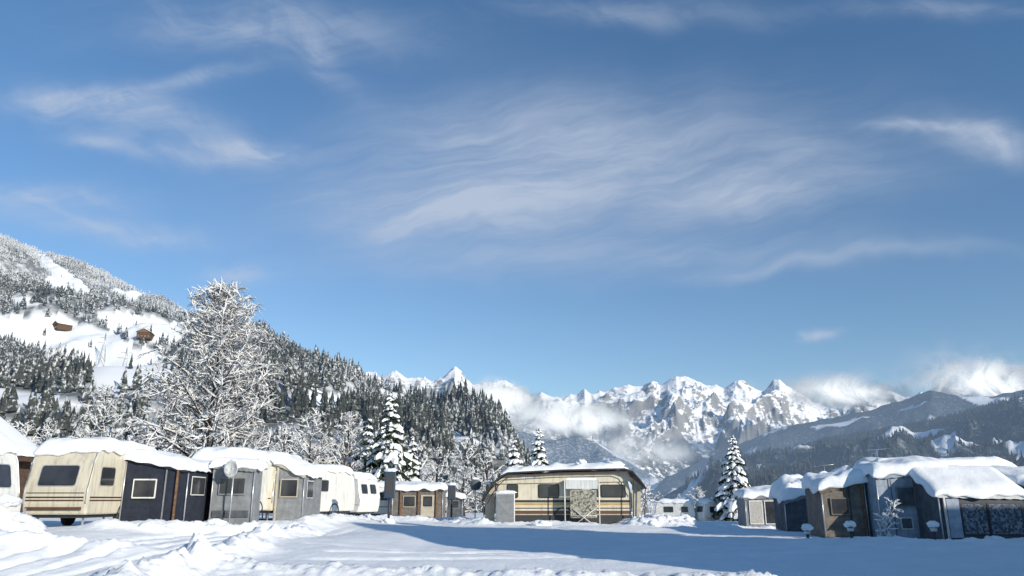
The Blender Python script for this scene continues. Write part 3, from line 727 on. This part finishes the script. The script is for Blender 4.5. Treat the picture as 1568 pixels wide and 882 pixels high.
awning(-10.5,34.9,rad(0),1.25,3.2,(2.55,2.0,2.6,2.1),GREYC,BEIGEC,[('win',.25,.95,1.05,1.75,GLASS,BEIGEC),('pan',.02,.1,0,2.3,BEIGEC),('side',.4,1.4,1.0,1.7,GLASS)],snow=.32)
caravan(-10.3,41.6,rad(74),4.6,2.1,2.5,WHITE,[('E-',0,1.7,1.2,.55),('S-',-1.2,1.7,.8,.5)],[],snow=.3,hitch=0,tail=-1)
caravan(-10.55,48.2,rad(-24),4.4,2.15,2.5,WHITE,[('S-',-.15,1.95,.8,.28),('S-',-.15,1.15,.8,.26),('E+',-.45,1.75,.55,.5),('E+',.45,1.75,.55,.5),('S-',1.45,1.6,.5,.5)],[('S-',-2.1,2.1,.85,.03,GREYC)],snow=.25,hitch=-1)
caravan(-7.9,56.0,rad(4),4.6,2.1,2.35,WHITE,[('S-',-1.3,1.6,.9,.5)],[('S-',-2.2,2.2,.9,.05,BROWN)],snow=.28,hitch=0)
awning(-8.0,52.8,0,3.35,2.4,(2.12,2.1,2.3,2.25),BROWNC,DARK,[('post',.5,.6,0,2.05,WOOD),('post',1.7,1.8,0,2.05,WOOD),('post',2.9,3.02,0,2.05,WOOD),('win',.75,1.5,.95,1.6,GLASS,BEIGEC),('pan',1.9,2.8,.1,1.7,BEIGEC),('win',2.1,2.6,1.0,1.55,GLASS,WHITE)],snow=.3)
awning(-4.7,57,0,1.1,1.6,(1.7,1.5,1.8,1.6),CHAR,DARK,[('win',.25,.85,.8,1.3,GLASS,GREYC)],snow=.25)
def dish(x,y,ztop,r=.3):
    rt=empty('satellite_dish',(x,y,gz(x,y)),rad(-15)); h=ztop-gz(x,y)
    tube('mast',[(0,0,0),(0,0,h)],.03,ALU,rt)
    V=[];n=24
    for i in range(5):
        for j in range(n):
            q=r*i/4; a=2*math.pi*j/n; V.append((q*math.cos(a),-.12-.35*(q*q)/r+.02,h+q*math.sin(a)*1.05))
    Fc=[(i*n+j,i*n+(j+1)%n,(i+1)*n+(j+1)%n,(i+1)*n+j) for i in range(4) for j in range(n)]
    o=fast_mesh('reflector',V,Fc,[GREYW],True); o.parent=rt; o.modifiers.new('s','SOLIDIFY').thickness=.015
    tube('feed_arm',[(0,-.08,h-r),(0,-.42,h-.05)],.012,ALU,rt,6); box('lnb',(0,-.44,h-.03),(.07,.1,.07),GREYW,rt)
    lump(rt,(0,-.1,h+r+.02),(r*.5,.06,.05),seed=4)
dish(-10.55,29.6,2.82)
def info_post(u,vtop,d,wpx,hpx):
    x,_,zt=S(u,vtop,d); g=gz(x,d); rt=empty('information_post',(x,d,g),rad(8)); h=zt-g; ww=wpx/1206*d; hh=hpx/1206*d
    tube('post',[(0,0,-.1),(0,0,h-hh+.05)],.06,DARK,rt,10)
    box('head_box',(0,0,h-hh/2),(ww,ww*.6,hh),BLUEP,rt,.04); panel('face_plate',(0,-ww*.3,h-hh*.5),(1,0,0),(0,0,1),ww*.75,hh*.7,.01,GREYW if hpx<20 else DARK,rt,.02)
    lump(rt,(0,0,h+.05),(ww*.55,ww*.42,.1),seed=5); lump(rt,(0,0,.02),(.35,.3,.18),seed=6)
info_post(598,722,38,17,40); info_post(692,743,47,12,22)
def round_sign(u,vc,d,rpx):
    x,_,zc=S(u,vc,d); g=gz(x,d); rt=empty('round_traffic_sign',(x,d,g),rad(10)); h=zc-g; r=rpx/1206*d
    tube('post',[(0,0,-.1),(0,0,h+r*.8)],.03,ALU,rt,8)
    tube('sign_rim',[(0,-.035,h),(0,-.055,h)],r,GREYC,rt,28); tube('sign_face',[(0,-.05,h),(0,-.062,h)],r*.86,CHAR,rt,28)
    lump(rt,(0,-.04,h+r),(r*.5,.06,.06),seed=8)
round_sign(728,742,42,9)
def arch_caravan(x,y):
    g=gz(x,y); rt=caravan(x,y+1.15,0,7.0,2.3,2.45,CREAM,
      [('S-',-.75,1.62,1.0,.6,DARK),('S-',2.55,1.62,1.2,.55,DARK),('S-',-2.6,1.62,.5,.6,DARK),('S-',1.65,1.62,.3,.5,DARK)],
      [('S-',-3.4,3.4,1.12,.12,DARK),('S-',-3.4,3.4,.98,.10,GOLD),('S-',-3.4,3.4,.58,.16,BROWN),('S-',-3.4,3.4,.78,.05,DARK),('S-',-3.1,3.1,2.12,.06,GOLD)],snow=.02,hitch=0,z=g,name='parked_caravan')
    prof=[(-4.15,1.15),(-3.95,1.55),(-3.6,2.0),(-3.2,2.35),(-2.85,2.52),(0,2.66),(3.1,2.72),(3.5,2.6),(3.85,2.2),(4.15,1.75)]
    px=[p[0] for p in prof]; pz=[p[1] for p in prof]; y0,y1=-1.75,1.6
    V=[(p[0],yy_,p[1]) for p in prof for yy_ in (y0,y1)]
    o=fast_mesh('protective_roof',V,[(2*i,2*i+2,2*i+3,2*i+1) for i in range(len(prof)-1)],[DARK]); o.parent=rt; o.modifiers.new('s','SOLIDIFY').thickness=.05
    tube('roof_front_edge',[(p[0],y0,p[1]-.02) for p in prof],.045,DARK,rt,8)
    tube('roof_inner_hoop',[(p[0]*.93,y0+.05,p[1]-.16) for p in prof],.025,BROWN,rt,6)
    for X,zt in ((-4.1,1.2),(4.12,1.8),(-3.45,2.05),(3.55,2.4)): tube('support_pole',[(X*.97,y0+.05,-.1),(X,y0+.05,zt)],.028,DARK,rt,6)
    fast_mesh('end_canvas',[(-3.98,-1.3,0),(-3.5,-1.3,0),(-3.5,-1.3,1.95),(-3.98,-1.3,1.3)],[(0,1,2,3)],[BEIGEC]).parent=rt
    fast_mesh('end_canvas',[(3.5,-1.3,0),(3.9,-1.3,0),(3.95,-1.3,1.9),(3.5,-1.3,2.3)],[(0,1,2,3)],[BEIGEC]).parent=rt
    fast_mesh('upper_canvas',[(-3.5,-1.25,1.98),(3.55,-1.25,2.1),(3.3,-1.25,2.6),(-2.9,-1.25,2.42)],[(0,1,2,3)],[CREAM]).parent=rt
    zf=lambda X,Y: np.interp(X,px,pz)+.02
    snowcap(rt,-3.2,3.35,y0+.05,y1,zf,.26,lump=.6,over=.05,nx=70,sag=.04)
    lump(rt,(-3.65,-.4,2.02),(.35,.9,.1),seed=12)
    lump(rt,(.95,-.9,3.0),(.26,.28,.2),seed=9); lump(rt,(2.75,-.7,2.98),(.5,.6,.18),seed=10); lump(rt,(-.3,-.9,2.9),(.3,.3,.14),seed=11)
    box('porch_roof',(.88,-1.55,2.12),(1.75,.75,.05),WHITE,rt)
    panel('porch_blind',(.88,-1.95,1.93),(1,0,0),(0,0,1),1.6,.42,.03,GREYW,rt,.02); panel('blind_snow_face',(.88,-1.9,2.2),(1,0,0),(0,0,1),1.5,.1,.04,SNOWCAP,rt,.03)
    panel('hanging_blanket',(.95,-1.96,1.0),(1,0,0),(0,0,1),1.32,1.36,.03,CAMO,rt,.03)
    for X in (.02,1.74): tube('porch_post',[(X,-1.95,-.1),(X,-1.95,2.15)],.03,WHITE,rt,8)
    for s in (-1,1): tube('folding_rack_leg',[(.95-.6*s,-2.1,-.1),(.95+.55*s,-2.02,.75)],.02,WHITE,rt,6)
    tube('folding_rack_rail',[(.3,-2.06,.42),(1.6,-2.06,.42)],.018,WHITE,rt,6)
    box('storage_cabinet',(-2.95,-1.75,.78),(.95,.45,1.5),GREYW,rt,.03); panel('cabinet_door',(-2.95,-1.98,.78),(1,0,0),(0,0,1),.85,1.36,.02,GREYC,rt,.02); lump(rt,(-2.95,-1.75,1.56),(.5,.25,.1),seed=14)
    box('skirting',(0,-1.2,.22),(6.9,.05,.44),DARK,rt)
arch_caravan(2.62,40.2)
caravan(16.6,80,rad(-20),4.0,2.1,2.35,WHITE,[('S-',-.6,1.6,.9,.5),('E+',0,1.65,1.1,.5),('S-',1,1.6,.6,.5)],[],snow=.28,hitch=0,z=-.85)
caravan(20.6,78.5,rad(14),4.4,2.1,2.4,WHITE,[('S-',-1.2,1.6,.8,.5),('S-',.9,1.6,.8,.5),('E-',0,1.65,1.1,.5)],[('S-',-2,2,.8,.05,GREYC)],snow=.28,hitch=1,z=-.85)
caravan(24.5,92,rad(0),4.4,2.1,2.4,GREYW,[('S-',-1.2,1.6,.8,.5)],[],snow=.3,hitch=0,z=-.9)
# right cluster
awning(13.3,45,rad(-4),2.6,2.2,(1.75,1.95,1.9,2.1),GREYC,GREYC,[('win',.25,.9,.3,1.5,CURT,WHITE),('win',1.1,1.75,.3,1.5,GLASS,WHITE),('win',1.95,2.5,.3,1.5,CURT,WHITE)],snow=.34)
caravan(19.2,50.5,0,5,2.1,2.5,WHITE,[],[],snow=.34,hitch=0)
awning(12.5,36.2,rad(-6),2.2,2.2,(1.35,1.95,1.6,2.2),CHAR,GREYC,[('win',1.2,1.9,.5,1.3,GLASS,GREYC)],snow=.5,lumpn=.6)
awning(11.95,30.4,rad(-3),1.65,1.9,(1.78,2.18,1.95,2.35),BROWNC,BROWNC,[('win',.35,.95,.85,1.4,GLASS,BROWNC),('post',1.5,1.56,0,2.0,WOOD),('pan',1.0,1.06,0,1.9,DARK)],snow=.36,lumpn=.5)
caravan(17.6,32.6,0,6.6,2.2,2.6,GREYW,[('S-',-2.2,1.7,.8,.5)],[],snow=.46,hitch=0)
caravan(25.0,33.2,rad(3),6.0,2.2,2.5,WHITE,[],[],snow=.42,hitch=0)
awning(13.7,29.5,rad(-3),2.6,2.0,(2.28,2.52,2.45,2.65),BLUEG,BLUEG,[('win',.72,1.32,1.15,1.8,CHAR,GREYC),('pan',.5,.53,0,2.2,CHAR),('pan',1.55,1.58,0,2.25,CHAR),('pan',2.05,2.45,.1,2.1,CHAR),('win',.75,1.1,.35,.7,CHAR,GREYW)],snow=.38)
awning(15.0,27.75,rad(-2),3.05,1.75,(1.62,1.56,2.46,2.42),CHAR,GREYW,[('win',.75,1.55,.22,1.22,LACE,DARK),('win',1.68,2.75,.22,1.22,LACE,DARK),('post',.12,.2,0,1.45,ALU),('pan',.25,.68,.1,1.4,BLUEG)],snow=.22,lumpn=.15)
awning(18.35,28.4,rad(-2),2.8,3.2,(1.95,1.9,2.4,2.4),DWOOD,BROWNC,[('win',.5,1.2,.7,1.4,GLASS,WOOD),('post',0,.12,0,1.9,WOOD)],snow=.34)
def bollard(u,v,d):
    x,_,zt=S(u,v,d); g=gz(x,d); rt=empty('bollard_lamp',(x,d,g)); h=max(.35,zt-g)
    tube('post',[(0,0,-.1),(0,0,h-.16)],.05,DARK,rt,10); tube('lamp_glass',[(0,0,h-.16),(0,0,h-.04)],[.10,.12],GREYW,rt,12); tube('lamp_cap',[(0,0,h-.04),(0,0,h)],[.16,.08],DARK,rt,12)
    lump(rt,(0,0,h+.06),(.18,.18,.12),seed=int(u))
bollard(1302,806,27.2); bollard(1429,806,26.8); bollard(1236,812,28.5)
treeat('snowy_shrub',1348,770,28.4,10,15,limbs=12,sub=5,twig=5,cb=.05,thick=.6)
for i,(u,v,d,r) in enumerate([(1484,812,26.8,.3),(1520,810,26.9,.38),(1372,812,28,.25),(830,800,38,.5),(990,800,38.3,.8),(700,798,40,.4),(1002,804,37.8,.5),(655,793,46,.5),(470,795,44,.9),(500,792,45,.8),(225,806,26.5,.5),(330,797,29,.5),(300,800,28.5,.4)]):
    x,_,z=S(u,v,d); lump(None,(x,d,gz(x,d)+.02),(r,r*.7,r*.45),name='snow_heap',seed=20+i)
def antenna(u,v,d,L,yaw):
    x,_,z=S(u,v,d); g=gz(x,d); rt=empty('tv_antenna',(x,d,g),yaw); h=z-g
    tube('mast',[(0,0,0),(0,0,h)],.018,ALU,rt,6); tube('boom',[(-L/2,0,h),(L/2,0,h+.08)],.012,ALU,rt,6)
    for i in range(8):
        X=-L/2+L*i/7; e=.32-.02*i; tube('element',[(X,-e,h+.08*i/7),(X,e,h+.08*i/7)],.006,ALU,rt,5)
antenna(1342,690,31.5,1.0,rad(20)); antenna(1262,714,37,.9,rad(-20)); antenna(1200,742,48,.8,rad(30)); antenna(1165,746,49,.8,0)
# ------------------------------------------------------------------ chalets
def gable(name,x,y,yaw,w,d,eave,ridge,wall,upper,snow=.4,z=None,rows=2,cols=4,over=.9,chim=True):
    rt=empty(name,(x,y,gz(x,y) if z is None else z),yaw); hw,hd=w/2,d/2
    V=[(-hw,-hd,-1),(hw,-hd,-1),(hw,-hd,eave),(0,-hd,ridge),(-hw,-hd,eave),(-hw,hd,-1),(hw,hd,-1),(hw,hd,eave),(0,hd,ridge),(-hw,hd,eave)]
    pymesh('walls',V,[(0,1,2,3,4),(5,9,8,7,6),(0,5,6,1),(1,6,7,2),(4,9,5,0)],wall,rt)
    sl=(ridge-eave)/hw; ew=hw+over; ez=eave-sl*over
    for s in (-1,1):
        V=[(0,-hd-over,ridge+.02),(s*ew,-hd-over,ez+.02),(s*ew,hd+over,ez+.02),(0,hd+over,ridge+.02)]; V+= [(a_,b_,c_+.22) for a_,b_,c_ in V]
        pymesh('roof',V,[(0,1,2,3),(4,5,6,7),(0,1,5,4),(1,2,6,5),(2,3,7,6),(3,0,4,7)],DWOOD,rt)
    zf=lambda X,Y: ridge+.26-sl*np.abs(X)
    snowcap(rt,-ew+.15,ew-.15,-hd-over+.15,hd+over-.15,zf,snow,lump=.1,nx=61,sag=.02)
    V=[(-hw-.02,-hd-.04,eave-.2),(hw+.02,-hd-.04,eave-.2),(hw+.02,-hd-.04,eave-.05),(0,-hd-.04,ridge-.08),(-hw-.02,-hd-.04,eave-.05)]
    fast_mesh('gable_boarding',V[:3]+[V[3]],[(0,1,2,3)],[upper]).parent=rt; fast_mesh('gable_boarding_l',[V[0],V[3],V[4]],[(0,1,2)],[upper]).parent=rt
    for r_ in range(rows):
        zc=1.5+r_*2.8
        if zc>eave-.6: break
        for c_ in range(cols):
            X=-hw+w*(c_+.5)/cols
            for sy in (-1,1):
                panel('window_frame',(X,sy*(hd+.005),zc),(-sy,0,0),(0,0,1),1.15,1.35,.05,WHITE,rt,.01); panel('window_pane',(X,sy*(hd+.01),zc),(-sy,0,0),(0,0,1),.95,1.15,.06,GLASS,rt,.01)
    for r_ in range(1,rows):
        zc=r_*2.8+.15
        if zc<eave-1: box('balcony',(0,-hd-.55,zc),(w*.9,1.0,.12),WOOD,rt); box('balcony_rail',(0,-hd-1.0,zc+.55),(w*.9,.06,.85),WOOD,rt)
    if chim: box('chimney',(hw*.35,hd*.2,ridge+.3),(.7,.7,1.6),PLASTER,rt)
    return rt
gable('chalet',-34.9,47,0,7.4,7,3.7,6.3,DWOOD,WOOD,z=.9,snow=.16,chim=False)
gable('unseen_shadow_house',21.3,11,rad(90),9,7.6,8.4,11.2,PLASTER,DWOOD,z=0,rows=3,over=.4)  # unseen house, added to cast the long foreground shadow
gable('unseen_shadow_wing',36.2,11,rad(90),9,19.5,5.8,8.2,PLASTER,DWOOD,z=0,rows=2,over=.4)  # unseen lower wing, added and sized to shade the right-hand awning fronts
def hill_at(u,v):
    a0=(u-784)/1206
    for k in range(3):
        rs=np.linspace(300,float(rcf(np.array(a0)))*.99,600)
        zz_=zL(np.full_like(rs,a0),rs); uu,vv=PROJ(a0*rs,rs,zz_); i=int(np.argmin(np.abs(vv-v))); a0+=(u-uu[i])/1206
    return a0*rs[i],rs[i],float(zL(np.array(a0),np.array(rs[i])))
for u,v,s in ((236,526,1.3),(212,540,1.3),(222,519,1.1),(192,514,1.1),(118,474,1.0),(480,612,.6),(95,505,1.0)):
    x,y,z=hill_at(u,v); gable('farmhouse',x,y,rad(random.uniform(-40,40)),12*s,15*s,5.5*s,8.5*s,DWOOD,WOOD,z=z,snow=.7,rows=1)
def pylon(u,v,h):
    x,y,z=hill_at(u,v); rt=empty('power_pylon',(x,y,z),rad(20)); b=h*.09
    for sx_ in (-1,1):
        for sy in (-1,1): tube('leg',[(sx_*b,sy*b,-1),(sx_*b*.25,sy*b*.25,h*.75),(0,0,h)],.25,ALU,rt,4)
    for i in range(6):
        f0=i/7;f1=(i+1)/7; w0=b*(1-f0);w1=b*(1-f1)
        tube('brace',[(-w0,-w0,h*f0),(w1,-w1,h*f1)],.12,ALU,rt,4); tube('brace',[(w0,-w0,h*f0),(-w1,-w1,h*f1)],.12,ALU,rt,4)
    for zz_,l in ((h*.7,h*.2),(h*.85,h*.14)): tube('crossarm',[(-l,0,zz_),(l,0,zz_)],.2,ALU,rt,4)
pylon(187,588,36); pylon(155,560,34)
# ------------------------------------------------------------------ valley mist
def mist(u,v,ru,rv,r,seed,dens=1.0,layers=2):
    m=bpy.data.materials.new('mist'); t=NT(nodes(m)); g=t.n('ShaderNodeTexCoord').outputs['Object']
    d=t.n('ShaderNodeVectorMath',operation='DOT_PRODUCT')
    s=t.n('ShaderNodeMapping'); t.l(g,s.inputs[0]); Rx=ru/1180*r; Rz=rv/1180*r; s.inputs['Scale'].default_value=(1/Rx,0,1/Rz)
    t.l(s.outputs[0],d.inputs[0]); t.l(s.outputs[0],d.inputs[1])
    fall=t.ramp(d.outputs['Value'],.95,.05)
    o=t.n('ShaderNodeVectorMath',operation='ADD'); t.l(g,o.inputs[0]); o.inputs[1].default_value=(seed*997,0,seed*511)
    n=t.noise(o.outputs[0],3.1/Rx,4,.6,.3)
    al=t.m('MULTIPLY',t.m('MULTIPLY',fall,t.ramp(t.m('ADD',n,t.m('MULTIPLY',fall,.22)),.42,.82)),dens,clamp=True)
    df=t.n('ShaderNodeBsdfDiffuse'); df.inputs[0].default_value=(.60,.63,.67,1)
    tr=t.n('ShaderNodeBsdfTransparent'); m2=t.n('ShaderNodeMixShader'); t.l(al,m2.inputs[0]); t.l(tr.outputs[0],m2.inputs[1]); t.l(df.outputs[0],m2.inputs[2])
    out=t.n('ShaderNodeOutputMaterial'); t.l(m2.outputs[0],out.inputs[0])
    x,y,z=S(u,v,r); V=[];Fc=[]; nx,nz=24,10
    for L in range(layers):
        b=len(V)
        for i in range(nx):
            for k in range(nz):
                p=-1+2*i/(nx-1); q=-1+2*k/(nz-1); V.append((p*Rx,(L-layers/2)*250+220*math.sin(p*3+L)+120*math.cos(q*2+L),q*Rz))
        Fc+=[tuple(f+b) for f in grid_faces(nx,nz)]
    ob=fast_mesh('mist_bank',V,Fc,[m],True); ob.location=(x,y,z)
mist(770,618,85,40,7600,1,1.0); mist(880,642,140,36,6900,2,.9); mist(1290,602,140,30,7000,3,.9); mist(1500,588,150,42,6800,4,1.0); mist(980,690,150,32,6400,6,.5)
print('done',len(bpy.data.objects))
